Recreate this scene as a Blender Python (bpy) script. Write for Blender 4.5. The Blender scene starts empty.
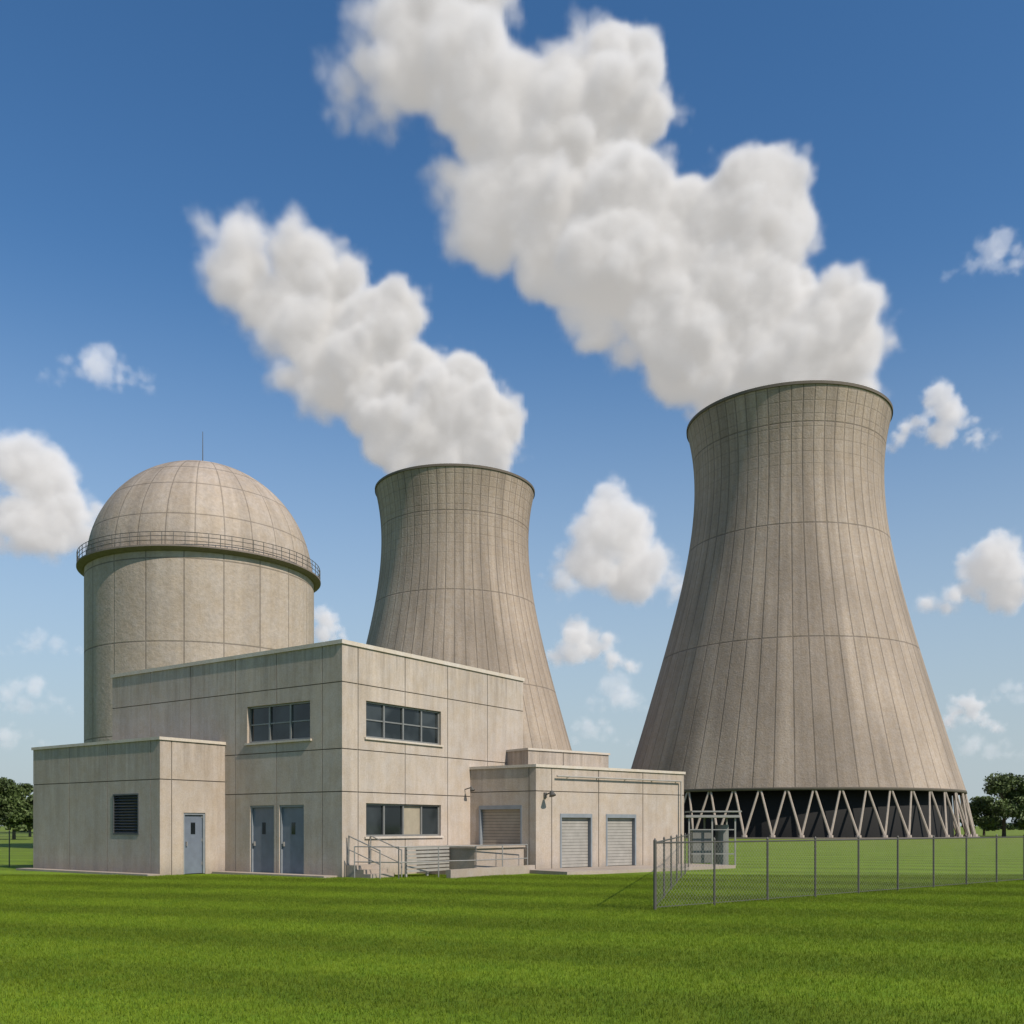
import bpy, math, random
import numpy as np
from mathutils import Vector, Matrix
random.seed(4); np.random.seed(4)
scn=bpy.context.scene
COL=scn.collection
F=985.0; EYE=1.65; HOR=826.0
def place(u,v,d):
    return ((u-512)/F*d, d, EYE+(HOR-v)/F*d)

# ------------------------------------------------------------ helpers
def empty(name,loc=(0,0,0)):
    e=bpy.data.objects.new(name,None); e.location=loc; e.empty_display_size=0.5
    COL.objects.link(e); return e
class MB:
    def __init__(s): s.v=[];s.f=[];s.m=[]
    def quad(s,pts,mat=0):
        i=len(s.v); s.v+= [tuple(p) for p in pts]; s.f.append(tuple(range(i,i+len(pts)))); s.m.append(mat)
    def box(s,fr,u0,u1,n0,n1,z0,z1,mat=0):
        P,d,n=fr
        def p(u,w,z): return (P[0]+d[0]*u+n[0]*w, P[1]+d[1]*u+n[1]*w, z)
        i=len(s.v)
        s.v+=[p(u0,n0,z0),p(u1,n0,z0),p(u1,n1,z0),p(u0,n1,z0),p(u0,n0,z1),p(u1,n0,z1),p(u1,n1,z1),p(u0,n1,z1)]
        for f in ((0,1,2,3),(7,6,5,4),(0,4,5,1),(1,5,6,2),(2,6,7,3),(3,7,4,0)):
            s.f.append(tuple(i+k for k in f)); s.m.append(mat)
    def cyl(s,p0,p1,r0,r1=None,seg=8,mat=0,cap=True):
        if r1 is None: r1=r0
        p0=Vector(p0);p1=Vector(p1); d=(p1-p0).normalized()
        a=d.orthogonal().normalized(); b=d.cross(a)
        i=len(s.v)
        for p,r in ((p0,r0),(p1,r1)):
            for k in range(seg):
                t=2*math.pi*k/seg; s.v.append(tuple(p+a*math.cos(t)*r+b*math.sin(t)*r))
        for k in range(seg):
            s.f.append((i+k,i+(k+1)%seg,i+seg+(k+1)%seg,i+seg+k)); s.m.append(mat)
        if cap:
            s.f.append(tuple(i+k for k in range(seg-1,-1,-1))); s.m.append(mat)
            s.f.append(tuple(i+seg+k for k in range(seg))); s.m.append(mat)
    def obj(s,name,mats,parent=None,smooth=False,loc=None,recalc=True):
        me=bpy.data.meshes.new(name); me.from_pydata(s.v,[],s.f); me.update()
        for m in mats: me.materials.append(m)
        me.polygons.foreach_set('material_index',s.m)
        if recalc:
            import bmesh
            bm=bmesh.new(); bm.from_mesh(me); bmesh.ops.recalc_face_normals(bm,faces=bm.faces); bm.to_mesh(me); bm.free()
        if smooth: me.polygons.foreach_set('use_smooth',[True]*len(me.polygons))
        o=bpy.data.objects.new(name,me); COL.objects.link(o)
        if loc: o.location=loc
        if parent: o.parent=parent
        return o
def frame(P0,P1):
    d=Vector((P1[0]-P0[0],P1[1]-P0[1])); L=d.length; d.normalize()
    return (P0,(d.x,d.y),(d.y,-d.x)),L

# ------------------------------------------------------------ materials
class NT:
    def __init__(s,tree): s.t=tree
    def n(s,typ,**kw):
        nd=s.t.nodes.new(typ)
        for k,v in kw.items():
            if k.startswith('_'): nd.inputs[k[1:].replace('_',' ')].default_value=v
            else: setattr(nd,k,v)
        return nd
    def l(s,a,b): s.t.links.new(a,b)
    def m(s,op,a,b=None,c=None,clamp=False):
        nd=s.t.nodes.new('ShaderNodeMath'); nd.operation=op; nd.use_clamp=clamp
        for i,x in enumerate((a,b,c)):
            if x is None: continue
            if isinstance(x,(int,float)): nd.inputs[i].default_value=x
            else: s.l(x,nd.inputs[i])
        return nd.outputs[0]
    def mr(s,x,a,b,c,d,smooth=False):
        nd=s.t.nodes.new('ShaderNodeMapRange'); nd.clamp=True
        if smooth: nd.interpolation_type='SMOOTHSTEP'
        s.l(x,nd.inputs[0])
        for i,v in enumerate((a,b,c,d)): 
            if isinstance(v,(int,float)): nd.inputs[i+1].default_value=v
            else: s.l(v,nd.inputs[i+1])
        return nd.outputs[0]
    def noise(s,vec,scale,detail=4,rough=.55,fac=True):
        nd=s.t.nodes.new('ShaderNodeTexNoise'); nd.inputs['Scale'].default_value=scale
        nd.inputs['Detail'].default_value=detail; nd.inputs['Roughness'].default_value=rough
        if vec is not None: s.l(vec,nd.inputs['Vector'])
        return nd.outputs[0] if fac else nd.outputs[1]
    def xyz(s,x,y,z):
        nd=s.t.nodes.new('ShaderNodeCombineXYZ')
        for i,v in enumerate((x,y,z)):
            if isinstance(v,(int,float)): nd.inputs[i].default_value=v
            else: s.l(v,nd.inputs[i])
        return nd.outputs[0]
    def mix(s,f,a,b,mode='MIX'):
        nd=s.t.nodes.new('ShaderNodeMix'); nd.data_type='RGBA'; nd.blend_type=mode
        for i,v in ((0,f),(6,a),(7,b)):
            if isinstance(v,(int,float)): nd.inputs[i].default_value=v
            elif isinstance(v,tuple): nd.inputs[i].default_value=(v+(1,))[:4]
            else: s.l(v,nd.inputs[i])
        return nd.outputs[2]
def newmat(name):
    m=bpy.data.materials.new(name); m.use_nodes=True
    t=NT(m.node_tree); b=m.node_tree.nodes['Principled BSDF']; return m,t,b
def simple(name,col,rough=.6,metal=0,var=.12,scale=3):
    m,t,b=newmat(name)
    tc=t.n('ShaderNodeTexCoord').outputs['Object']
    f=t.mr(t.noise(tc,scale,5,.6),.3,.7,1-var,1+var)
    c=t.mix(1.0,col,t.xyz(f,f,f),'MULTIPLY'); t.l(c,b.inputs['Base Color'])
    b.inputs['Roughness'].default_value=rough; b.inputs['Metallic'].default_value=metal
    return m
def concrete(name,col,flat=True,streak=.16,blotch=.14,meridians=0,zlines=(),zstep=0,lw=.05,dark=.55,bump=.25,stain=0,topdark=None):
    m,t,b=newmat(name)
    tc=t.n('ShaderNodeTexCoord').outputs['Object']
    sp=t.n('ShaderNodeSeparateXYZ'); t.l(tc,sp.inputs[0]); x,y,z=sp.outputs
    big=t.noise(tc,.35 if flat else .08,5,.6)
    med=t.noise(tc,2.2 if flat else 1.2,6,.65)
    sml=t.noise(tc,22 if flat else 4,5,.7)
    if flat: sv=t.xyz(t.m('MULTIPLY',x,5),t.m('MULTIPLY',y,5),t.m('MULTIPLY',z,.35))
    else:
        ang=t.m('ARCTAN2',y,x)
        rad=t.m('SQRT',t.m('ADD',t.m('MULTIPLY',x,x),t.m('MULTIPLY',y,y)))
        cx=t.m('COSINE',ang); cy=t.m('SINE',ang)
        sv=t.xyz(t.m('MULTIPLY',cx,14),t.m('MULTIPLY',cy,14),t.m('MULTIPLY',z,.035))
    st=t.noise(sv,1.0,5,.6)
    f=t.mr(big,.3,.7,1-blotch,1+blotch)
    f=t.m('MULTIPLY',f,t.mr(med,.3,.7,.92,1.08))
    f=t.m('MULTIPLY',f,t.mr(sml,.3,.7,.87,1.13))
    f=t.m('MULTIPLY',f,t.mr(st,.32,.68,1-streak,1+streak*.7))
    if not flat:
        st2=t.noise(t.xyz(t.m('MULTIPLY',cx,45),t.m('MULTIPLY',cy,45),t.m('MULTIPLY',z,.12)),1.0,4,.6)
        f=t.m('MULTIPLY',f,t.mr(st2,.3,.7,1-streak*.6,1+streak*.5))
        if stain:
            s3=t.noise(t.xyz(t.m('MULTIPLY',cx,2.6),t.m('MULTIPLY',cy,2.6),t.m('MULTIPLY',z,.012)),1.0,3,.6)
            f=t.m('MULTIPLY',f,t.mr(s3,.40,.56,1-stain,1.04,True))
    elif stain:
        s3=t.noise(t.xyz(t.m('MULTIPLY',x,2),t.m('MULTIPLY',y,2),t.m('MULTIPLY',z,.25)),1.0,5,.65)
        f=t.m('MULTIPLY',f,t.mr(s3,.35,.6,1-stain,1.0,True))
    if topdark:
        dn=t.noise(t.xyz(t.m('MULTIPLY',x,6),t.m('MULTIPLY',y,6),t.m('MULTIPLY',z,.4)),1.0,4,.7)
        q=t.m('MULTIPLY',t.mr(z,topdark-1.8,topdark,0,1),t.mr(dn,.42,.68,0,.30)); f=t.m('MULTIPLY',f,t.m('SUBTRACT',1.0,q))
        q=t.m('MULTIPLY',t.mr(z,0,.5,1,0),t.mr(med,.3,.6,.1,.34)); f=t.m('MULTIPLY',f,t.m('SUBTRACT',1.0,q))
    line=None
    def addl(d,half,str_):
        nonlocal line
        q=t.mr(d,half*.5,half,str_,0.0)
        line=q if line is None else t.m('MAXIMUM',line,q)
    if meridians:
        w=t.m('MULTIPLY',ang,meridians/(2*math.pi))
        fr=t.m('SUBTRACT',t.m('FRACT',t.m('ADD',w,100.0)),.5)
        d=t.m('MULTIPLY',t.m('ABSOLUTE',fr),t.m('MULTIPLY',rad,2*math.pi/meridians))
        addl(d,lw,dark)
        pw=t.n('ShaderNodeTexWhiteNoise',noise_dimensions='1D'); t.l(t.m('FLOOR',t.m('ADD',w,100.5)),pw.inputs['W'])
        f=t.m('MULTIPLY',f,t.mr(pw.outputs[0],0,1,.96,1.04))
    for zl in zlines:
        addl(t.m('ABSOLUTE',t.m('SUBTRACT',z,zl)),lw*1.1,dark)
    if zstep:
        fr=t.m('SUBTRACT',t.m('FRACT',t.m('DIVIDE',z,zstep)),.5)
        up=t.mr(z,48,54,dark*.04,dark*.34)
        q=t.mr(t.m('MULTIPLY',t.m('ABSOLUTE',fr),zstep),lw*.5,lw,1.0,0.0); line=t.m('MAXIMUM',line,t.m('MULTIPLY',q,up))
    if line is not None: f=t.m('MULTIPLY',f,t.m('SUBTRACT',1.0,line))
    warm=t.mix(t.mr(med,.35,.65,0,1),(col[0]*1.03,col[1]*1.0,col[2]*.95),(col[0]*.97,col[1]*.99,col[2]*1.03))
    c=t.mix(1.0,warm,t.xyz(f,f,f),'MULTIPLY'); t.l(c,b.inputs['Base Color'])
    b.inputs['Roughness'].default_value=.88
    b.inputs['Specular IOR Level'].default_value=.25
    h=t.m('ADD',t.m('MULTIPLY',sml,1.0),t.m('MULTIPLY',med,.6))
    if line is not None: h=t.m('SUBTRACT',h,t.m('MULTIPLY',line,2.0))
    bp=t.n('ShaderNodeBump'); bp.inputs['Strength'].default_value=bump; bp.inputs['Distance'].default_value=.025 if flat else .2
    t.l(h,bp.inputs['Height']); t.l(bp.outputs[0],b.inputs['Normal'])
    return m
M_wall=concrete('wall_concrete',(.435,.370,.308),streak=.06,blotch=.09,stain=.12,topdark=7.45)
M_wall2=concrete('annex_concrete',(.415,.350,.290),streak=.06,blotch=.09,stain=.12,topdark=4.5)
M_joint=simple('joint_sealant',(.16,.135,.11),.9)
M_cop=concrete('coping_concrete',(.51,.45,.38),streak=.05,blotch=.05)
M_roof=simple('roof_gravel',(.3,.27,.24),.95)
M_slab=concrete('slab_concrete',(.34,.285,.235),streak=.02,blotch=.15)
M_tower=concrete('tower_concrete',(.325,.265,.214),flat=False,streak=.13,blotch=.14,meridians=58,zlines=(27.0,43.4,57.6),zstep=1.7,lw=.11,dark=.40,stain=.25,bump=.4)
M_tower_in=simple('tower_inner',(.2,.18,.15),.9)
M_rim=simple('tower_rim',(.12,.10,.08),.9)
M_leg=simple('tower_leg_concrete',(.36,.30,.25),.8)
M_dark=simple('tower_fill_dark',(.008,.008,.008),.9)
M_cyl=concrete('containment_concrete',(.385,.322,.266),flat=False,streak=.06,blotch=.09,meridians=20,zlines=(7.5,13.6,19.0),lw=.055,dark=.45,stain=.12)
M_dome=concrete('dome_concrete',(.355,.295,.242),flat=False,streak=.08,blotch=.15,meridians=26,zlines=(2.3,4.7,6.3,7.1),lw=.05,dark=.38,stain=.15)
M_ring=simple('ring_concrete',(.17,.14,.12),.9)
M_steel=simple('galvanised_steel',(.30,.29,.27),.5,.4,.1,8)
M_wire=simple('fence_wire',(.26,.25,.22),.5,.5)
M_darksteel=simple('dark_steel',(.09,.085,.075),.6,.3)
M_door=simple('door_paint',(.14,.165,.205),.45)
M_frame=simple('door_frame_paint',(.20,.22,.24),.5)
M_shut=simple('shutter_paint',(.31,.29,.26),.5)
M_shutb=simple('shutter_paint_beige',(.33,.28,.22),.5)
M_cab=simple('cabinet_paint',(.16,.16,.15),.5)
M_alu=simple('window_frame_aluminium',(.22,.22,.21),.45,.3)
M_louv=simple('louver_metal',(.09,.093,.095),.5,.2)
M_blind=simple('window_blind',(.30,.26,.19),.8)
def glassm():
    m,t,b=newmat('window_glass')
    tc=t.n('ShaderNodeTexCoord').outputs['Object']
    n=t.noise(tc,.9,2,.5)
    c=t.mix(t.mr(n,.4,.6,0,1),(.010,.013,.014),(.035,.042,.045)); t.l(c,b.inputs['Base Color'])
    b.inputs['Roughness'].default_value=.06; b.inputs['Specular IOR Level'].default_value=.5
    bp=t.n('ShaderNodeBump'); bp.inputs['Strength'].default_value=.04
    t.l(t.noise(tc,1.3,1),bp.inputs['Height']); t.l(bp.outputs[0],b.inputs['Normal'])
    return m
M_glass=glassm()

# ------------------------------------------------------------ facade system
GW=.032
def facade(name,P0,P1,z0,z1,ops,ju,jv,parent,mat):
    fr,L=frame(P0,P1); P,d,n=fr
    H=z1
    def band(c): return (c-GW/2,c+GW/2)
    us={0,L}; vs={z0,H}
    for j in ju: us.update(band(j))
    for j in jv: vs.update(band(j))
    for o in ops: us.update((o[0],o[1])); vs.update((o[2],o[3]))
    us=sorted(u for u in us if 0<=u<=L); vs=sorted(v for v in vs if z0<=v<=H)
    nu,nv=len(us)-1,len(vs)-1
    D=[[0]*nv for _ in range(nu)]; K=[[0]*nv for _ in range(nu)]
    for i in range(nu):
        for k in range(nv):
            cu=(us[i]+us[i+1])/2; cv=(vs[k]+vs[k+1])/2
            if any(abs(cu-j)<GW/2 for j in ju) or any(abs(cv-j)<GW/2 for j in jv): D[i][k]=.03;K[i][k]=1
            for o in ops:
                if o[0]<cu<o[1] and o[2]<cv<o[3]: D[i][k]=o[4];K[i][k]=2
    mb=MB()
    def p(u,w,z): return (P[0]+d[0]*u-n[0]*w, P[1]+d[1]*u-n[1]*w, z)
    for i in range(nu):
        for k in range(nv):
            a,b_,c,e=us[i],us[i+1],vs[k],vs[k+1]; w=D[i][k]
            mb.quad([p(a,w,c),p(b_,w,c),p(b_,w,e),p(a,w,e)],1 if K[i][k]==1 else 0)
            if i+1<nu and D[i+1][k]!=w:
                w2=D[i+1][k]; mb.quad([p(b_,w,c),p(b_,w2,c),p(b_,w2,e),p(b_,w,e)],0)
            if k+1<nv and D[i][k+1]!=w:
                w2=D[i][k+1]; mb.quad([p(a,w,e),p(b_,w,e),p(b_,w2,e),p(a,w2,e)],0)
    o=mb.obj(name,[mat,M_joint],parent,recalc=False)
    return fr,L
def offset(poly,r):
    out=[];N=len(poly)
    for i in range(N):
        p0,p1,p2=Vector(poly[i-1]),Vector(poly[i]),Vector(poly[(i+1)%N])
        d1=(p1-p0).normalized(); d2=(p2-p1).normalized()
        n1=Vector((d1.y,-d1.x)); n2=Vector((d2.y,-d2.x))
        k=(n1+n2); k=k/(k.dot(n1)); out.append(tuple(p1+k*r))
    return out
def coping(poly,z,h,parent,ov=.05,inn=.28,mat=None,name='coping'):
    a=offset(poly,ov); b=offset(poly,-inn); mb=MB(); N=len(poly)
    for i in range(N):
        j=(i+1)%N
        A=lambda q,zz:(q[0],q[1],zz)
        mb.quad([A(a[i],z),A(a[j],z),A(a[j],z+h),A(a[i],z+h)])
        mb.quad([A(a[i],z+h),A(a[j],z+h),A(b[j],z+h),A(b[i],z+h)])
        mb.quad([A(b[i],z+h),A(b[j],z+h),A(b[j],z-.4),A(b[i],z-.4)])
        mb.quad([A(a[i],z),A(b[i],z),A(b[j],z),A(a[j],z)])
    mb.obj(name,[mat or M_cop],parent,recalc=False)
    r=MB(); r.quad([(q[0],q[1],z-.3) for q in offset(poly,-.2)]); r.obj('roof_deck',[M_roof],parent,recalc=False)
def window(fr,u0,u1,z0,z1,cols,rows,parent,dep=.16,blinds=()):
    mb=MB(); t=.06
    mb.box(fr,u0,u1,-dep+.0,-dep+.07,z0,z0+t); mb.box(fr,u0,u1,-dep,-dep+.07,z1-t,z1)
    mb.box(fr,u0,u0+t,-dep,-dep+.07,z0+t,z1-t); mb.box(fr,u1-t,u1,-dep,-dep+.07,z0+t,z1-t)
    for i in range(1,cols):
        c=u0+(u1-u0)*i/cols; mb.box(fr,c-.035,c+.035,-dep,-dep+.068,z0+t,z1-t)
    for k in range(1,rows):
        c=z0+(z1-z0)*k/rows
        for i in range(cols):
            a=u0+(u1-u0)*i/cols+.036; b=u0+(u1-u0)*(i+1)/cols-.036
            mb.box(fr,max(a,u0+t),min(b,u1-t),-dep,-dep+.05,c-.022,c+.022)
    mb.obj('window_frame',[M_alu],parent)
    s=MB(); s.box(fr,u0-.08,u1+.08,-dep+.075,.06,z0-.07,z0-.004); s.obj('window_sill',[M_cop],parent)
    g=MB()
    for i in range(cols):
        a=u0+(u1-u0)*i/cols; b=u0+(u1-u0)*(i+1)/cols
        P,d,n=fr; w=-dep+.012+.002*i
        pp=lambda u,z:(P[0]+d[0]*u+n[0]*w,P[1]+d[1]*u+n[1]*w,z)
        g.quad([pp(a+.02,z0+.02),pp(b-.02,z0+.02),pp(b-.02,z1-.02),pp(a+.02,z1-.02)],1 if i in blinds else 0)
    g.obj('window_glass',[M_glass,M_blind],parent,recalc=False)
def door(fr,u0,u1,z0,z1,parent,dep=.14,panes=True):
    mb=MB()
    mb.box(fr,u0,u0+.07,-dep,-.03,z0,z1,1); mb.box(fr,u1-.07,u1,-dep,-.03,z0,z1,1); mb.box(fr,u0+.07,u1-.07,-dep,-.03,z1-.07,z1,1)
    mb.box(fr,u0+.075,u1-.075,-dep,-dep+.05,z0+.01,z1-.075,0)
    c=(u0+u1)/2
    if panes: mb.box(fr,c-.09,c+.09,-dep+.05,-dep+.056,z0+1.35,z0+1.75,2)
    mb.box(fr,u0+.14,u0+.18,-dep+.05,-dep+.11,z0+.95,z0+1.1,3)
    for hz in (.3,1.1,1.9): mb.box(fr,u1-.1,u1-.07,-dep+.05,-dep+.065,z0+hz,z0+hz+.1,3)
    mb.obj('door',[M_door,M_frame,M_glass,M_steel],parent)
def shutter(fr,u0,u1,z0,z1,parent,mat,dep=.16):
    mb=MB(); t=.07
    mb.box(fr,u0,u0+t,-dep,.02,z0,z1+.0,1); mb.box(fr,u1-t,u1,-dep,.02,z0,z1,1); mb.box(fr,u0+t,u1-t,-dep,.02,z1-.14,z1,1)
    n=int((z1-.14-z0)/.11)
    for i in range(n):
        a=z0+(z1-.14-z0)*i/n; b=z0+(z1-.14-z0)*(i+1)/n
        mb.box(fr,u0+t,u1-t,-dep,-dep+.035,a+.012,b,0); 
    mb.box(fr,u0+t,u1-t,-dep-.01,-dep+.02,z0,z1-.141,2)
    mb.obj('roller_shutter',[mat,M_frame,M_darksteel],parent)

av=Vector((-.8147,.5799)); bv=Vector((.5799,.8147)); C=Vector((-5.4,31.3))
def bp(a,b): v=C+av*a+bv*b; return (v.x,v.y)

# ------------------------------------------------------------ main building
bld=empty('concrete_plant_building')
H=7.45
E_,C_,F_,G_=bp(12.6,0),bp(0,0),bp(0,10.07),bp(12.6,10.07)
LM=12.6
left_ops=[(LM-4.58,LM-1.46,4.5,5.75,.2),(LM-2.95,LM-1.75,0,2.35,.2),(LM-4.43,LM-3.20,0,2.35,.2)]
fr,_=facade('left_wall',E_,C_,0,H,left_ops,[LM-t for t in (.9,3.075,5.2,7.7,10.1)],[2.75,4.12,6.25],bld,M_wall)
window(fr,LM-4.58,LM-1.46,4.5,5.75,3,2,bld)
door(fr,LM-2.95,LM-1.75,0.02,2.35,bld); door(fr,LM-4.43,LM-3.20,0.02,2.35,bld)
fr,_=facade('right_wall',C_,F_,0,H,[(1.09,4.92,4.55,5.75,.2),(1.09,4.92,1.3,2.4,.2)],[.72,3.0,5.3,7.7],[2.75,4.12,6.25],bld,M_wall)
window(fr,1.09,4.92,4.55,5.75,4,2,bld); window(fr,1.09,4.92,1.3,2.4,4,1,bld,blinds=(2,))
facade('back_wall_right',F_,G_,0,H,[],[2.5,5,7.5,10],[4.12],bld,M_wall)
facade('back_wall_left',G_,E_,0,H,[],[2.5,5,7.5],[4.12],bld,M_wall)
coping([E_,C_,F_,G_],H,.13,bld)
ax=5.76
Q=Vector(bp(ax,-2.63)); Q=( Q.x,Q.y); Q2=bp(ax+7.84,-2.63); Q3=bp(ax,5.5); Q4=bp(ax+7.84,5.5)
HA=4.5
L=7.84
fr,_=facade('annex_front_wall',Q2,Q,0,HA,[(L-2.66,L-1.16,1.35,2.75,.2)],[L-.5,L-3.0,L-5.4],[3.2],bld,M_wall2)
mb=MB()
u0,u1,z0,z1=L-2.66,L-1.16,1.35,2.75
mb.box(fr,u0,u0+.05,-.2,.02,z0,z1);mb.box(fr,u1-.05,u1,-.2,.02,z0,z1);mb.box(fr,u0+.05,u1-.05,-.2,.02,z0,z0+.05);mb.box(fr,u0+.05,u1-.05,-.2,.02,z1-.05,z1)
P,d,n=fr
for i in range(13):
    z=z0+.07+i*.1
    pt=lambda u,w,zz:(P[0]+d[0]*u+n[0]*w,P[1]+d[1]*u+n[1]*w,zz)
    mb.quad([pt(u0+.05,.0,z),pt(u1-.05,.0,z),pt(u1-.05,-.12,z+.085),pt(u0+.05,-.12,z+.085)])
mb.obj('vent_louver',[M_louv],bld,recalc=False)
fr,_=facade('annex_side_wall',Q,Q3,0,HA,[(.92,1.8,0,2.1,.2)],[.45],[3.2],bld,M_wall2)
door(fr,.92,1.8,0.02,2.1,bld)
facade('annex_back_wall',Q3,Q4,0,HA,[],[3,5.5],[3.2],bld,M_wall2)
facade('annex_left_wall',Q4,Q2,0,HA,[],[3,5.5],[3.2],bld,M_wall2)
coping([Q2,Q,Q3,Q4],HA,.1,bld)
M1=(-2.4,37.29);R=(.85,35.0);S=(6.98,40.0);T=(1.3,47.0)
fr,LR=frame(M1,R); HB=3.75
facade('loading_return_wall',M1,R,0,HB,[(LR-2.53,LR-.6,.92,2.4,.2)],[LR-.3],[2.9],bld,M_wall2)
shutter(fr,LR-2.53,LR-.6,.92,2.4,bld,M_shutb)
fr,LS=facade('loading_front_wall',R,S,0,HB,[(1.15,2.75,.12,2.1,.2),(3.48,5.11,.12,2.1,.2)],[.75,3.1,5.5],[2.9],bld,M_wall2)
shutter(fr,1.15,2.75,.13,2.1,bld,M_shut); shutter(fr,3.48,5.11,.13,2.1,bld,M_shut)
facade('loading_end_wall',S,T,0,HB,[],[3,6],[2.9],bld,M_wall2)
facade('loading_back_wall',T,M1,0,HB,[],[3,6],[2.9],bld,M_wall2)
coping([M1,R,S,T],HB,.1,bld)
U0=(.62,37.6);U1=(U0[0]+.775*4.3,U0[1]+.632*4.3);U2=(U1[0]-.632*3.6,U1[1]+.775*3.6);U3=(U0[0]-.632*3.6,U0[1]+.775*3.6)
for nm,a,b in (('roof_plant_front_wall',U0,U1),('roof_plant_end_wall',U1,U2),('roof_plant_back_wall',U2,U3),('roof_plant_side_wall',U3,U0)):
    facade(nm,a,b,3.4,4.55,[],[1.8],[],bld,M_wall2)
coping([U0,U1,U2,U3],4.55,.08,bld)
mb=MB()
def fp(fr,u,w,z): P,d,n=fr; return (P[0]+d[0]*u+n[0]*w,P[1]+d[1]*u+n[1]*w,z)
mb.cyl(fp(fr,.9,.12,3.45),fp(fr,7.6,.12,3.45),.03)
for u in (1.5,3,4.5,6,7.4): mb.box(fr,u-.02,u+.02,0,.1,3.42,3.48)
mb.cyl(fp(fr,7.6,.12,3.45),fp(fr,7.6,.12,0),.03)
mb.obj('wall_pipe',[M_shut],bld)
mb=MB(); mb.cyl(fp(fr,.42,.0,2.75),fp(fr,.42,.35,2.85),.025); mb.cyl(fp(fr,.42,.35,2.9),fp(fr,.42,.42,2.72),.05,.13,12); mb.box(fr,.36,.48,0,.05,2.65,2.85)
mb.obj('wall_lamp',[M_darksteel],bld)
fr_r,_=frame(C_,F_)
mb=MB(); mb.cyl(fp(fr_r,6.3,.0,3.0),fp(fr_r,6.3,.3,3.07),.02); mb.cyl(fp(fr_r,6.3,.3,3.1),fp(fr_r,6.3,.36,2.95),.04,.1,12)
mb.obj('wall_lamp_small',[M_darksteel],bld)
mb=MB(); rf=frame(C_,F_)[0]
mb.box(rf,3.0,4.4,-5.2,-3.8,7.15,7.9); mb.cyl(fp(rf,6.5,-6,7.15),fp(rf,6.5,-6,8.0),.22,seg=14); mb.cyl(fp(rf,6.5,-6,8.0),fp(rf,6.5,-6,8.15),.34,.3,seg=14)
mb.obj('rooftop_units',[M_shut],bld)

# ------------------------------------------------------------ dock, stairs, aprons, railings
dock=empty('loading_dock')
frd,_=frame(C_,F_)
mb=MB(); mb.box(frd,3.6,6.45,.02,2.55,0,.9); mb.box(frd,3.55,6.45,.015,2.62,.9,.96)
mb.obj('dock_platform',[M_slab],dock)
mb=MB()
for i in range(7): mb.box(frd,1.35,3.5,1.5,1.54,.16+i*.12,.24+i*.12)
for u in (1.35,2.4,3.42): mb.box(frd,u,u+.07,1.44,1.497,0,1.0)
mb.obj('slatted_screen',[M_shut],dock)
mb=MB()
mb.box(frd,.15,1.25,.03,.5,0,.4)
for i in range(2): mb.box(frd,.15,1.25,.5+.3*i,.8+.3*i,0,.27-.133*i)
mb.obj('entry_steps',[M_slab],dock)
rail=empty('steel_handrail')
def railing(pts,mb,h=1.0,sp=1.25,r=.02):
    for a,b in zip(pts[:-1],pts[1:]):
        a3=Vector(a);b3=Vector(b); L=(b3-a3).length; n=max(1,round(L/sp))
        for i in range(n+1):
            q=a3.lerp(b3,i/n); mb.cyl(q,q+Vector((0,0,h)),r)
        for k in (1.0,.52): mb.cyl(a3+Vector((0,0,h*k)),b3+Vector((0,0,h*k)),r*.9)
mb=MB()
def dp(s,o,z=0): q=fp(frd,s,o,z); return q
railing([dp(.05,.5,.0),dp(.45,2.0),dp(3.4,2.75),dp(6.1,2.95)],mb)
mb.obj('front_rails',[M_steel],rail)
mb=MB()
for s_ in (.2,1.2):
    mb.cyl(dp(s_,.1,.4),dp(s_,.1,1.35),.022); mb.cyl(dp(s_,1.45,.0),dp(s_,1.45,.9),.022)
    mb.cyl(dp(s_,.1,1.33),dp(s_,1.45,.88),.02); mb.cyl(dp(s_,.1,.9),dp(s_,1.45,.45),.016)
mb.obj('stair_rails',[M_steel],rail)
mb=MB(); mb.box(frd,1.6,6.3,2.97,3.14,0,.28); mb.obj('low_wall',[M_slab],dock)
apron=empty('concrete_apron')
fr2,_=frame(R,S)
mb=MB(); mb.box(fr2,-.6,8.3,.01,2.3,0,.12); mb.box(frame(Q2,Q)[0],-.3,7.9,.01,.5,0,.07); mb.box(frame(E_,C_)[0],6.9,12.4,.01,.6,0,.07)
mb.obj('apron_slab',[M_slab],apron)

# ------------------------------------------------------------ containment building
cont=empty('containment_dome_building')
dist=75.0; ca=math.radians(-17.43); cx,cy=dist*math.sin(ca),dist*math.cos(ca); rc=7.92; zs=19.6
def lathe(prof,seg=128,closed=False):
    mb=MB(); n=len(prof)
    for (r,z) in prof:
        for k in range(seg):
            t=2*math.pi*k/seg; mb.v.append((r*math.cos(t),r*math.sin(t),z))
    for i in range(n-1):
        for k in range(seg):
            mb.f.append((i*seg+k,i*seg+(k+1)%seg,(i+1)*seg+(k+1)%seg,(i+1)*seg+k)); mb.m.append(0)
    return mb
lathe([(rc,0),(rc,zs)]).obj('cylinder_wall',[M_cyl],cont,True,(cx,cy,0),recalc=False)
rd=rc-.1
lathe([(max(rd*math.cos(t),.01),8.0*math.sin(t)) for t in np.linspace(0,math.pi/2,40)]).obj('dome',[M_dome],cont,True,(cx,cy,zs+.12),recalc=False)
mb=lathe([(rc-.05,zs-.15),(rc+.1,zs-.15),(rc+.5,zs+.02),(rc+.5,zs+.12),(rc-.3,zs+.12)])
mb.obj('gallery_ring',[M_ring],cont,False,(cx,cy,0),recalc=False)
mb=MB(); NP=72
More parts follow.
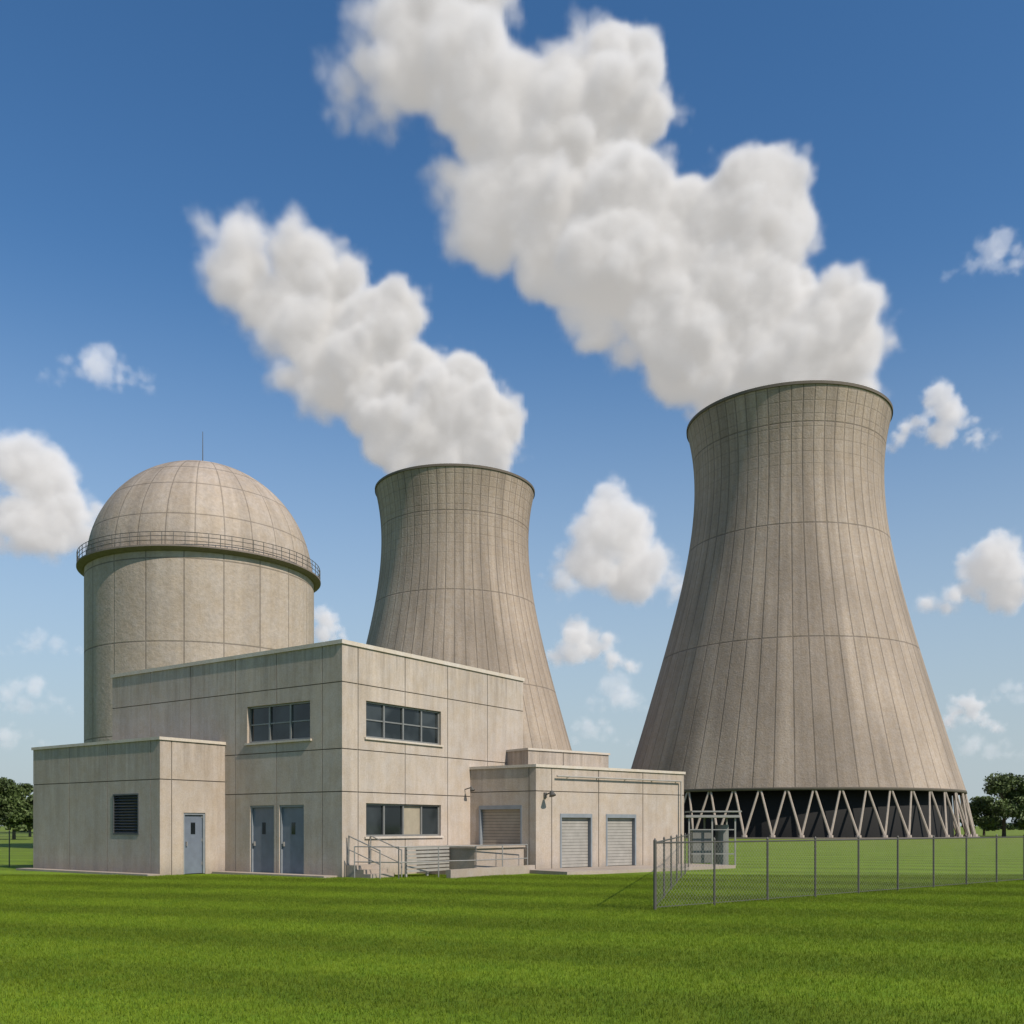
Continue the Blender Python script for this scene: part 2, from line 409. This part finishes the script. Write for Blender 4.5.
for k in range(NP):
    t=2*math.pi*k/NP; t2=2*math.pi*(k+1)/NP; r=rc+.45
    p=(r*math.cos(t),r*math.sin(t)); q=(r*math.cos(t2),r*math.sin(t2))
    mb.cyl((p[0],p[1],zs+.12),(p[0],p[1],zs+.95),.025,seg=5)
    for h in (.4,.68,.95): mb.cyl((p[0],p[1],zs+h),(q[0],q[1],zs+h),.022,seg=5)
mb.obj('gallery_railing',[M_darksteel],cont,False,(cx,cy,0))
mb=MB(); mb.cyl((0,0,zs+8.0),(0,0,zs+8.5),.12); mb.cyl((0,0,zs+8.5),(0,0,zs+10.7),.035,.02)
mb.obj('lightning_mast',[M_darksteel],cont,False,(cx,cy,0))

# ------------------------------------------------------------ cooling towers
zc=np.array([6.5,12.3,20,27.3,35,43.9,50,55,60,62.6]); rcv=np.array([24.9,23.0,20.9,18.7,16.6,14.75,14.05,13.9,14.4,15.0])
pf=np.polyfit(zc,rcv,4)
def tower(loc,sz,rot,scale=1.0):
    tw=empty('cooling_tower',loc); tw.scale=(scale,)*3
    zz=np.linspace(6.5,62.6,70); prof=[(float(np.polyval(pf,z)),float(z*sz)) for z in zz]
    mb=lathe(prof,192)
    o=mb.obj('shell',[M_tower],tw,True,recalc=False); o.rotation_euler[2]=rot
    inner=[(r-.5,z) for r,z in prof][::-1]
    lathe(inner,96).obj('shell_inside',[M_tower_in],tw,True,recalc=False)
    rt,zt=prof[-1]
    lathe([(rt-.0,zt-.25),(rt+.1,zt-.22),(rt+.12,zt+.18),(rt-.6,zt+.18),(rt-.6,zt-.3)],128).obj('top_rim',[M_rim],tw,False,recalc=False)
    rb,zb=prof[0]
    lathe([(rb-.45,zb-.25),(rb+.1,zb-.25),(rb+.02,zb+.12)],128).obj('ring_beam',[M_rim],tw,True,recalc=False)
    mb=MB(); N=46; r0=rb+1.1
    for k in range(N):
        t=2*math.pi*k/N; 
        for sgn in (-.5,.5):
            t2=t+sgn*2*math.pi/N*.92
            mb.cyl((r0*math.cos(t),r0*math.sin(t),.3),((rb-.15)*math.cos(t2),(rb-.15)*math.sin(t2),zb-.2),.17,.14,6)
        mb.cyl((r0*math.cos(t),r0*math.sin(t),0),(r0*math.cos(t),r0*math.sin(t),.5),.4,.35,6)
    mb.obj('support_legs',[M_leg],tw,False)
    lathe([(rb+1.7,-.05),(rb+1.7,.2),(rb+1.5,.2),(rb+1.5,.1),(.1,.1)],96).obj('basin',[M_ring],tw,False,recalc=False)
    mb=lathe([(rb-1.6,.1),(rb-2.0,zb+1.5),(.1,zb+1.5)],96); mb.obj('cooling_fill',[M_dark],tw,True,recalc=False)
    return tw
a1=math.radians(15.6); T1=(155.9*math.sin(a1),155.9*math.cos(a1)); tower((T1[0],T1[1],0),1.0,.2)
D2=146.0; a2=math.radians(-3.3); T2=(D2*math.sin(a2),D2*math.cos(a2)); tower((T2[0],T2[1],0),1.04,.7,D2/187)

# ------------------------------------------------------------ fences
def chain_fence(name,pts,h,sp,pitch=.07):
    par=empty(name); mb=MB(); w=MB()
    for a,b in zip(pts[:-1],pts[1:]):
        A=Vector((a[0],a[1],0));B=Vector((b[0],b[1],0)); L=(B-A).length; d=(B-A)/L; n=max(1,round(L/sp))
        for i in range(n+1):
            q=A+d*L*i/n; mb.cyl(q,q+Vector((0,0,h+.05)),.034 if i in(0,) else .024,seg=7); mb.cyl(q+Vector((0,0,h+.05)),q+Vector((0,0,h+.09)),.03,.008,7)
        mb.cyl(A+Vector((0,0,h)),B+Vector((0,0,h)),.017,seg=6); mb.cyl(A+Vector((0,0,.06)),B+Vector((0,0,.06)),.008,seg=4)
        wd=.0024; H0=.04
        u=-h
        while u<L:
            for sg in (1,-1):
                ua,ub=u,u+h-H0; za,zb=(H0,h) if sg==1 else (h,H0)
                ta=max(0,(0-ua)/(ub-ua)); tb=min(1,(L-ua)/(ub-ua))
                if tb<=ta: continue
                p0=A+d*(ua+(ub-ua)*ta)+Vector((0,0,za+(zb-za)*ta)); p1=A+d*(ua+(ub-ua)*tb)+Vector((0,0,za+(zb-za)*tb))
                nn=(p1-p0).normalized().cross(Vector((d.y,-d.x,0)))*wd
                w.quad([p0-nn,p1-nn,p1+nn,p0+nn])
            u+=pitch*1.41
    mb.obj('posts_and_rails',[M_darksteel],par); w.obj('wire_mesh',[M_wire],par,recalc=False)
    return par
chain_fence('chain_link_fence',[(2.8,19.3),(15.4,29.6),(40,49.7)],1.32,1.9)
chain_fence('chain_link_fence',[(2.83,19.5),(7.2,39.6)],1.32,3.0)
chain_fence('chain_link_fence',[(-40,52),(-18.3,38.5)],1.4,2.4)
sh=empty('equipment_shelter'); mb=MB(); frs=((7.3,40.6),(1,0),(0,-1))
for u in (0,.95,1.9):
    for w in (0,-1.6): mb.box(frs,u-.03,u+.03,w-.03,w+.03,0,2.0)
mb.box(frs,-.15,2.05,-1.75,.15,2.0,2.1); mb.box(frs,.1,2.15,-1.6,.1,2.22,2.28)
for u in (.2,1.8): mb.box(frs,u-.03,u+.03,-.8,-.74,2.1,2.22)
for z in (.5,1.0,1.5): mb.box(frs,.04,1.86,-.02,.02,z-.02,z+.02)
mb.obj('frame',[M_steel],sh)
mb=MB(); mb.box(frs,.2,1.0,-1.3,-.3,.1,1.5); mb.cyl((8.8,41.3,.0),(8.8,41.3,1.7),.28,seg=16); mb.obj('cabinet_and_tank',[M_cab],sh)

# ------------------------------------------------------------ ground and grass
def grassmat(name,blade=False):
    m,t,b=newmat(name)
    g=t.n('ShaderNodeNewGeometry').outputs['Position']
    sp=t.n('ShaderNodeSeparateXYZ'); t.l(g,sp.inputs[0]); x,y,z=sp.outputs
    warp=t.noise(g,.12,3)
    s=t.m('ADD',t.m('MULTIPLY',y,.93),t.m('MULTIPLY',x,.30)); s=t.m('ADD',s,t.m('MULTIPLY',warp,1.3))
    st=t.m('SINE',t.m('MULTIPLY',s,2*math.pi/3.4))
    st=t.mr(st,-.7,.7,.84,1.10,True)
    n1=t.mr(t.noise(g,.35,6,.65),.3,.7,.84,1.14); n2=t.mr(t.noise(g,6,5,.75),.3,.7,.80,1.15)
    f=t.m('MULTIPLY',t.m('MULTIPLY',st,n1),n2)
    hue=t.mix(t.mr(t.noise(g,1.7,5,.65),.35,.65,0,1),(.130,.220,.009),(.180,.255,.012))
    if blade:
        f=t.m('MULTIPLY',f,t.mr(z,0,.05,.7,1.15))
        oi=t.n('ShaderNodeNewGeometry').outputs['Random Per Island']
        hue=t.mix(t.mr(oi,.0,1,0,.6),hue,(.27,.33,.035))
    else:
        gr=t.noise(g,60,3,.7); f=t.m('MULTIPLY',f,t.mr(gr,.3,.7,.6,1.1))
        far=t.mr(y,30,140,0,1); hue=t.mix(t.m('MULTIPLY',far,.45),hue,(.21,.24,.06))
        bpn=t.n('ShaderNodeBump'); bpn.inputs['Strength'].default_value=.6; bpn.inputs['Distance'].default_value=.04
        t.l(t.noise(g,25,4,.7),bpn.inputs['Height']); t.l(bpn.outputs[0],b.inputs['Normal'])
    c=t.mix(1.0,hue,t.xyz(f,f,f),'MULTIPLY'); t.l(c,b.inputs['Base Color'])
    b.inputs['Roughness'].default_value=.7 if blade else .95; b.inputs['Specular IOR Level'].default_value=.2
    if blade:
        tr=t.n('ShaderNodeBsdfTranslucent'); t.l(c,tr.inputs[0]); ms=t.n('ShaderNodeMixShader'); ms.inputs[0].default_value=.4
        t.l(b.outputs[0],ms.inputs[1]); t.l(tr.outputs[0],ms.inputs[2]); t.l(ms.outputs[0],m.node_tree.nodes['Material Output'].inputs[0])
    return m
mb=MB(); mb.quad([(-5000,-500,0),(5000,-500,0),(5000,9000,0),(-5000,9000,0)]); mb.obj('ground',[grassmat('lawn')],recalc=False)
NB=5500; PS=2.0
rng=np.random.default_rng(3)
px=rng.uniform(-PS/2,PS/2,NB);py=rng.uniform(-PS/2,PS/2,NB);an=rng.uniform(0,2*np.pi,NB)
hh=rng.uniform(.02,.055,NB);ww=rng.uniform(.002,.0042,NB);le=rng.uniform(.0,.045,NB);la=rng.uniform(0,2*np.pi,NB)
V=np.zeros((NB,5,3))
dx,dy=np.cos(an)*ww,np.sin(an)*ww
V[:,0]=np.stack([px-dx,py-dy,0*px],1);V[:,1]=np.stack([px+dx,py+dy,0*px],1)
mx,my=px+np.cos(la)*le*.35,py+np.sin(la)*le*.35
V[:,2]=np.stack([mx+dx*.8,my+dy*.8,hh*.6],1);V[:,3]=np.stack([mx-dx*.8,my-dy*.8,hh*.6],1)
V[:,4]=np.stack([px+np.cos(la)*le,py+np.sin(la)*le,hh],1)
fc=[]
for i in range(NB): k=i*5; fc.append((k,k+1,k+2,k+3)); fc.append((k+3,k+2,k+4))
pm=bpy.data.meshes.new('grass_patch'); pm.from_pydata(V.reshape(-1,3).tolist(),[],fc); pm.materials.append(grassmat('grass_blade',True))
pobj=bpy.data.objects.new('grass_patch',pm)
pts=[]
y=6.0
while y<34:
    w=.56*y+2.5; n=int(math.ceil(w/PS))
    for i in range(-n,n+1): pts.append((i*PS,y,0))
    y+=PS
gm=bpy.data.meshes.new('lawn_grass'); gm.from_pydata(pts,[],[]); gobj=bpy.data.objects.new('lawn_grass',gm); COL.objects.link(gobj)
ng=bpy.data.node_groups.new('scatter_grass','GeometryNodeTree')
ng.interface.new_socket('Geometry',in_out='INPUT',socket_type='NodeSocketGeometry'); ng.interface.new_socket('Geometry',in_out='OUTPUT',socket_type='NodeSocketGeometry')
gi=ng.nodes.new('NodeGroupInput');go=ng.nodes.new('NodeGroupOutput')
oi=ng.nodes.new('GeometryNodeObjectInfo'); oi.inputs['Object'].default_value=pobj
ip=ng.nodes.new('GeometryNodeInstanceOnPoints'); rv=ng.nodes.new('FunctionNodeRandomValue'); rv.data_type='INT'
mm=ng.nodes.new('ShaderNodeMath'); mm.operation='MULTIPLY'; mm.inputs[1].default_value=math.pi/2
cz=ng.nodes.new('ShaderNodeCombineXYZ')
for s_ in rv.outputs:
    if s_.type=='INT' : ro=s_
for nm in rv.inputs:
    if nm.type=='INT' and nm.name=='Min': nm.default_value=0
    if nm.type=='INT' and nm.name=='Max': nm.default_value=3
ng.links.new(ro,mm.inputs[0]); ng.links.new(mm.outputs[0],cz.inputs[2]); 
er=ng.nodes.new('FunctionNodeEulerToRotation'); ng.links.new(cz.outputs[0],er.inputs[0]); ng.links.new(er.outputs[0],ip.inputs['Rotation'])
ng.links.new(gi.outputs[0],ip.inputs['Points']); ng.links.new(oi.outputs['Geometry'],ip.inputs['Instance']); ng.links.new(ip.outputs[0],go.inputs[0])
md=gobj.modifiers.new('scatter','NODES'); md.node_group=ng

# ------------------------------------------------------------ trees
def leafmat():
    m,t,b=newmat('foliage')
    g=t.n('ShaderNodeNewGeometry')
    r=g.outputs['Random Per Island']; p=g.outputs['Position']
    c=t.mix(r,(.035,.06,.012),(.085,.12,.028)); f=t.mr(t.noise(p,.5,3),.35,.65,.7,1.25)
    c=t.mix(1.0,c,t.xyz(f,f,f),'MULTIPLY'); t.l(c,b.inputs['Base Color']); b.inputs['Roughness'].default_value=.7
    return m
M_leaf=leafmat(); M_bark=simple('bark',(.09,.07,.05),.9)
def tree(loc,h,w,seed,leaves=11000,ls=.30):
    r=np.random.default_rng(seed); tr=empty('broadleaf_tree',loc)
    mb=MB(); mb.cyl((0,0,0),(0,0,h*.55),h*.035,h*.015)
    cl=[]
    for i in range(30):
        t=r.uniform(0,2*math.pi); zz=r.uniform(.2,.95); rr=w/2*math.sqrt(max(.05,1-((zz-.5)/.52)**2))*r.uniform(.3,.95)
        c=np.array([rr*math.cos(t),rr*math.sin(t),h*zz]); cl.append((c,h*r.uniform(.08,.15)))
        if i<14: mb.cyl((0,0,h*min(.5,zz*.6)),tuple(c),h*.012,h*.004,5)
    mb.obj('trunk_and_limbs',[M_bark],tr)
    per=leaves//len(cl); fm=MB()
    for c,R_ in cl:
        d=r.normal(size=(per,3)); d/=np.linalg.norm(d,axis=1)[:,None]; q=c+d*R_*(r.uniform(.3,1.15,(per,1)))*np.array([1.25,1.25,.85])
        A=r.normal(size=(per,3)); B=r.normal(size=(per,3)); A/=np.linalg.norm(A,axis=1)[:,None]; B/=np.linalg.norm(B,axis=1)[:,None]
        s_=ls*r.uniform(.5,1,(per,1))
        for k in range(per):
            fm.quad([q[k]-A[k]*s_[k],q[k]+B[k]*s_[k]*.6,q[k]+A[k]*s_[k],q[k]-B[k]*s_[k]*.6])
    fm.obj('crown',[M_leaf],tr,recalc=False)
def at(u,d): return ((u-512)/F*d,d,0)
for u,d,h,w,s_ in ((1004,150,9.4,9.5,1),(1034,150,9.5,9,2),(984,168,6.6,6,3),(1060,160,9,9,4),(14,120,6.6,7.5,5),(-8,118,7.0,7,6),(30,150,6.3,7,7),(-40,130,8,8,8)):
    tree(at(u,d),h,w,s_)
fm=MB(); r=np.random.default_rng(9)
for i in range(14000):
    x=r.uniform(-420,420); yb=430+abs(x)*-.1; hmax=5+2.4*math.sin(x*.05)+1.6*math.sin(x*.17+1)+1.0*math.sin(x*.43)
    z=hmax*math.sqrt(r.uniform(0,1)); c=np.array([x,yb+r.uniform(-4,4),max(z,.3)]); A=r.normal(size=3);B=r.normal(size=3)
    A/=np.linalg.norm(A);B/=np.linalg.norm(B); fm.quad([c-A*1.1,c+B*.8,c+A*1.1,c-B*.8])
fm.obj('distant_treeline',[M_leaf],recalc=False)

# ------------------------------------------------------------ steam and clouds (true volumes, glow added)
def volmat(name,k,amb_glow,col=(1,.965,.92),step=2.5):
    m=bpy.data.materials.new(name); m.use_nodes=True; nt=m.node_tree; nt.nodes.clear(); t=NT(nt)
    o=t.n('ShaderNodeOutputMaterial'); at_=t.n('ShaderNodeAttribute',attribute_name='density')
    d=t.m('MULTIPLY',at_.outputs['Fac'],k)
    vs=t.n('ShaderNodeVolumeScatter'); vs.inputs['Color'].default_value=(1,1,1,1); t.l(d,vs.inputs['Density']); vs.inputs['Anisotropy'].default_value=0
    em=t.n('ShaderNodeEmission'); em.inputs[0].default_value=(col[0],col[1],col[2],1); t.l(t.m('MULTIPLY',d,amb_glow),em.inputs[1])  # added glow stands in for light scattered repeatedly inside the vapour
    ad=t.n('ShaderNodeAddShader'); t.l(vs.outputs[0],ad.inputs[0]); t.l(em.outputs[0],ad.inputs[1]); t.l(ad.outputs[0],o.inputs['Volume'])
    try: m.cycles.volume_step_rate=step
    except Exception as e: print('step',e)
    return m
def volume(name,balls,voxel,mat,b1,a1_,b2,a2_,soft,thin=None,bias=.55,warp=.85,fa=2.6):
    rs=np.array([b[3] for b in balls]); P=np.array([b[:3] for b in balls])
    lv=np.unique(np.quantile(rs,[.05,.35,.65,1.0])); lab=np.array([int(np.argmin(abs(lv-q))) for q in rs])
    lo=(P-rs[:,None]).min(0)-a1_*.6; hi=(P+rs[:,None]).max(0)+a1_*.6
    me=bpy.data.meshes.new(name); me.from_pydata(P.tolist(),[],[])
    at_=me.attributes.new('grp','INT','POINT'); at_.data.foreach_set('value',lab.tolist())
    ob=bpy.data.objects.new(name,me); COL.objects.link(ob)
    g=bpy.data.node_groups.new(name+'_field','GeometryNodeTree')
    g.interface.new_socket('Geometry',in_out='INPUT',socket_type='NodeSocketGeometry'); g.interface.new_socket('Geometry',in_out='OUTPUT',socket_type='NodeSocketGeometry')
    t=NT(g); gi=t.n('NodeGroupInput');go=t.n('NodeGroupOutput'); pos=t.n('GeometryNodeInputPosition').outputs[0]
    def vor(scale,src):
        v=t.n('ShaderNodeTexVoronoi'); v.feature='SMOOTH_F1'; v.inputs['Scale'].default_value=scale; v.inputs['Smoothness'].default_value=.3; t.l(src,v.inputs['Vector']); return v.outputs['Distance']
    nz=t.noise(pos,.6/b1,5,.6,False)
    vm=t.n('ShaderNodeVectorMath',operation='SUBTRACT'); t.l(nz,vm.inputs[0]); vm.inputs[1].default_value=(.5,.5,.5)
    vs_=t.n('ShaderNodeVectorMath',operation='SCALE'); t.l(vm.outputs[0],vs_.inputs[0]); vs_.inputs['Scale'].default_value=b1*warp
    va=t.n('ShaderNodeVectorMath',operation='ADD'); t.l(pos,va.inputs[0]); t.l(vs_.outputs[0],va.inputs[1]); wp=va.outputs[0]
    sdf=None
    for gidx,R_ in enumerate(lv):
        if not (lab==gidx).any(): continue
        na=t.n('GeometryNodeInputNamedAttribute'); na.data_type='INT'; na.inputs[0].default_value='grp'
        outi=[s for s in na.outputs if s.type=='INT'][0]
        cm=t.n('FunctionNodeCompare'); cm.data_type='INT'; cm.operation='EQUAL'
        ii=[s for s in cm.inputs if s.type=='INT']; t.l(outi,ii[0]); ii[1].default_value=gidx
        se=t.n('GeometryNodeSeparateGeometry'); se.domain='POINT'; t.l(gi.outputs[0],se.inputs[0]); t.l(cm.outputs[0],se.inputs['Selection'])
        pr=t.n('GeometryNodeProximity'); pr.target_element='POINTS'; t.l(se.outputs[0],pr.inputs[0])
        sp=[s for s in pr.inputs if s.type=='VECTOR'][0]; t.l(wp,sp)
        dd=t.m('SUBTRACT',[s for s in pr.outputs if s.name=='Distance'][0],float(R_))
        if sdf is None: sdf=dd
        else: sdf=t.m('SMOOTH_MIN',sdf,dd,a1_*.5)
    v1=vor(1/b1,wp); v2=vor(1/b2,wp)
    dsp=t.m('ADD',t.m('MULTIPLY',t.m('SUBTRACT',v1,bias),a1_),t.m('MULTIPLY',t.m('SUBTRACT',v2,.5),a2_))
    fine=t.noise(pos,1.5/b2,7,.66)
    dsp=t.m('ADD',dsp,t.m('MULTIPLY',t.m('SUBTRACT',fine,.5),a2_*fa))
    tot=t.m('ADD',sdf,dsp)
    if thin:
        n_=t.noise(pos,.55/b1,6,.7)
        sp=t.n('ShaderNodeSeparateXYZ'); t.l(pos,sp.inputs[0])
        w=t.mr(sp.outputs[thin[0]],thin[1],thin[2],0,1)
        tot=t.m('ADD',tot,t.m('MULTIPLY',w,t.m('MULTIPLY',t.m('SUBTRACT',n_,.53),thin[3])))
        sf=t.m('ADD',soft,t.m('MULTIPLY',w,soft*thin[4]))
        den=t.m('DIVIDE',t.m('MULTIPLY',tot,-1),sf,clamp=True)
    else: den=t.m('DIVIDE',t.m('MULTIPLY',tot,-1),soft,clamp=True)
    den=t.m('MULTIPLY',den,den)
    vc=t.n('GeometryNodeVolumeCube'); t.l(den,vc.inputs['Density']); vc.inputs['Min'].default_value=tuple(lo); vc.inputs['Max'].default_value=tuple(hi)
    res=[max(8,int((hi[i]-lo[i])/voxel)) for i in range(3)]
    vc.inputs['Resolution X'].default_value=res[0];vc.inputs['Resolution Y'].default_value=res[1];vc.inputs['Resolution Z'].default_value=res[2]
    sm=t.n('GeometryNodeSetMaterial'); sm.inputs['Material'].default_value=mat; t.l(vc.outputs[0],sm.inputs[0]); t.l(sm.outputs[0],go.inputs[0])
    me.materials.append(mat)
    mod=ob.modifiers.new('volume','NODES'); mod.node_group=g
    return ob
def plume(pix,d0,u0,slope,seed,jit=.3):
    # the plume drifts to the left as it rises, slightly away from the viewer
    r=np.random.default_rng(seed); out=[]
    for b in pix:
        u,v,rad=b[:3]
        d=d0+slope*max(0,(u0-u)/F*d0)
        x,y,z=place(u,v,d); R_=rad/F*d*1.02
        out.append((x,y+r.uniform(-jit,jit)*R_,z,R_*.95))
        for k in range(5):
            a=r.normal(size=3); a/=np.linalg.norm(a); q=R_*r.uniform(.35,.55)
            out.append((x+a[0]*(R_-q*.5),y+a[1]*(R_-q*.5),z+a[2]*(R_-q*.5),q))
    return out
d1=T1[1]
P1=[(735,396,34),(790,396,40),(845,398,30),(858,362,30),(820,345,46),(770,350,54),(715,365,42),(790,300,40),(740,300,58),(690,330,50),(750,225,46),(715,240,48),(780,245,26),
    (660,285,54),(640,325,38),(610,265,60),(570,235,58),(620,215,48),(540,205,56),(500,205,46),(460,185,36),(520,150,56),(560,130,54),(605,110,50),(630,75,34),(600,60,38),(650,110,26),
    (500,110,50),(470,80,50),(430,60,48),(400,85,40),(370,65,36),(345,90,24),(430,20,48),(460,-10,46),(400,10,40),(500,40,34),(590,320,30),(545,280,32)]
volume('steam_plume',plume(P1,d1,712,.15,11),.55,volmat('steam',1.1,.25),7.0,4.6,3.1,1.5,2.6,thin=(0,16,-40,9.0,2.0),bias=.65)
d2=T2[1]; k2=D2/187
P2=[(420,468,26),(455,466,30),(495,468,24),(505,448,20),(480,425,38),(440,430,44),(400,430,38),(455,395,34),(420,385,42),(380,395,42),(385,330,36),(360,360,40),(345,330,40),(330,375,36),(300,330,42),(320,285,42),(345,260,22),(300,270,38),(275,300,38),(265,250,30),(245,275,32),(212,232,18),(240,232,24),(300,380,26)]
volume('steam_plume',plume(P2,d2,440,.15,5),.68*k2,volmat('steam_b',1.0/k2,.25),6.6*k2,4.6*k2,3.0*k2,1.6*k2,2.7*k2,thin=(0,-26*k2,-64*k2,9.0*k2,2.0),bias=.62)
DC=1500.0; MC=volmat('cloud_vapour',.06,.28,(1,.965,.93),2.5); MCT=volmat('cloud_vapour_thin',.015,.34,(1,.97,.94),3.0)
def cloud(u,v,w,h,seed,mat=MC,d=DC,fine=.022):
    r=np.random.default_rng(seed); k=d/F; out=[]; n=int(14+w/5)
    pk=r.uniform(-.35,.35)
    for i in range(n):
        a=r.uniform(-1,1) if i>6 else -0.95+i*.31; env=max(.2,1-abs(a-pk)**1.3); rr=h*.5*max(.45,env)*r.uniform(.25,.5)
        zz=r.uniform(0,1)**.9*max(0,h*env-2*rr)
        x,y,z=place(u+a*(w/2-rr*.5),v+h/2-rr-zz,d)
        out.append((x,y+r.uniform(-.4,.4)*h*k*.6,z,rr*k*1.15))
    s=h*k/150
    volume('cloud',out,max(2.0,fine*h*k),mat,20*s+4,15*s+3,8*s+2,5.5*s+1.3,11*s+3.5,warp=1.1,fa=3.2,bias=.62)
cloud(30,500,180,120,21); cloud(103,360,112,60,2,MCT); cloud(632,540,160,124,3); cloud(592,638,104,72,24,MC)
cloud(940,415,112,64,6,MC); cloud(985,568,134,90,27); cloud(1000,250,110,56,8,MCT); cloud(628,690,84,50,29,MCT); cloud(970,706,70,56,30,MC)
cloud(40,692,110,46,12,MCT); cloud(30,640,110,36,13,MCT); cloud(322,622,46,46,14,MC); cloud(1010,690,90,32,15,MCT); cloud(590,728,90,38,16,MCT); cloud(556,562,40,36,17,MCT); cloud(985,745,130,38,18,MCT)
cloud(8,735,120,34,19,MCT)

# ------------------------------------------------------------ light, sky, camera
saz=Vector((.74,-.67)).normalized(); el=math.radians(43)
sv=Vector((saz.x*math.cos(el),saz.y*math.cos(el),math.sin(el)))
sun=bpy.data.lights.new('sun','SUN'); sun.energy=4.9; sun.angle=math.radians(.53); sun.color=(1,.905,.79)
so=bpy.data.objects.new('sun',sun); COL.objects.link(so); so.rotation_euler=sv.to_track_quat('Z','Y').to_euler()
w=bpy.data.worlds.new('World'); scn.world=w; w.use_nodes=True; nt=w.node_tree; t=NT(nt)
sky=nt.nodes.new('ShaderNodeTexSky'); sky.sky_type='NISHITA'; sky.sun_disc=False; sky.sun_elevation=el; sky.sun_rotation=math.atan2(saz.x,saz.y)
sky.altitude=100; sky.air_density=1.0; sky.dust_density=.6; sky.ozone_density=2.0
gz=t.n('ShaderNodeSeparateXYZ'); t.l(t.n('ShaderNodeTexCoord').outputs['Generated'],gz.inputs[0])
tint=t.mix(t.mr(gz.outputs[2],.15,.7,0,1,True),(.98,1.32,1.5),(.60,1.05,1.36))
c=t.mix(1.0,sky.outputs[0],tint,'MULTIPLY')
c=t.mix(t.mr(gz.outputs[2],-.06,.50,1.0,0.0,True),c,(4.8,5.5,5.9))
nt.links.new(c,nt.nodes['Background'].inputs[0]); nt.nodes['Background'].inputs[1].default_value=.095
cam=bpy.data.cameras.new('camera'); co=bpy.data.objects.new('camera',cam); COL.objects.link(co); scn.camera=co
co.location=(0,0,EYE); co.rotation_euler=(math.radians(90),0,0); cam.sensor_width=36; cam.lens=36*F/1024; cam.shift_y=(HOR-512)/1024
cam.clip_start=.1; cam.clip_end=20000
scn.view_settings.view_transform='Standard'; scn.view_settings.look='None'; scn.view_settings.exposure=0
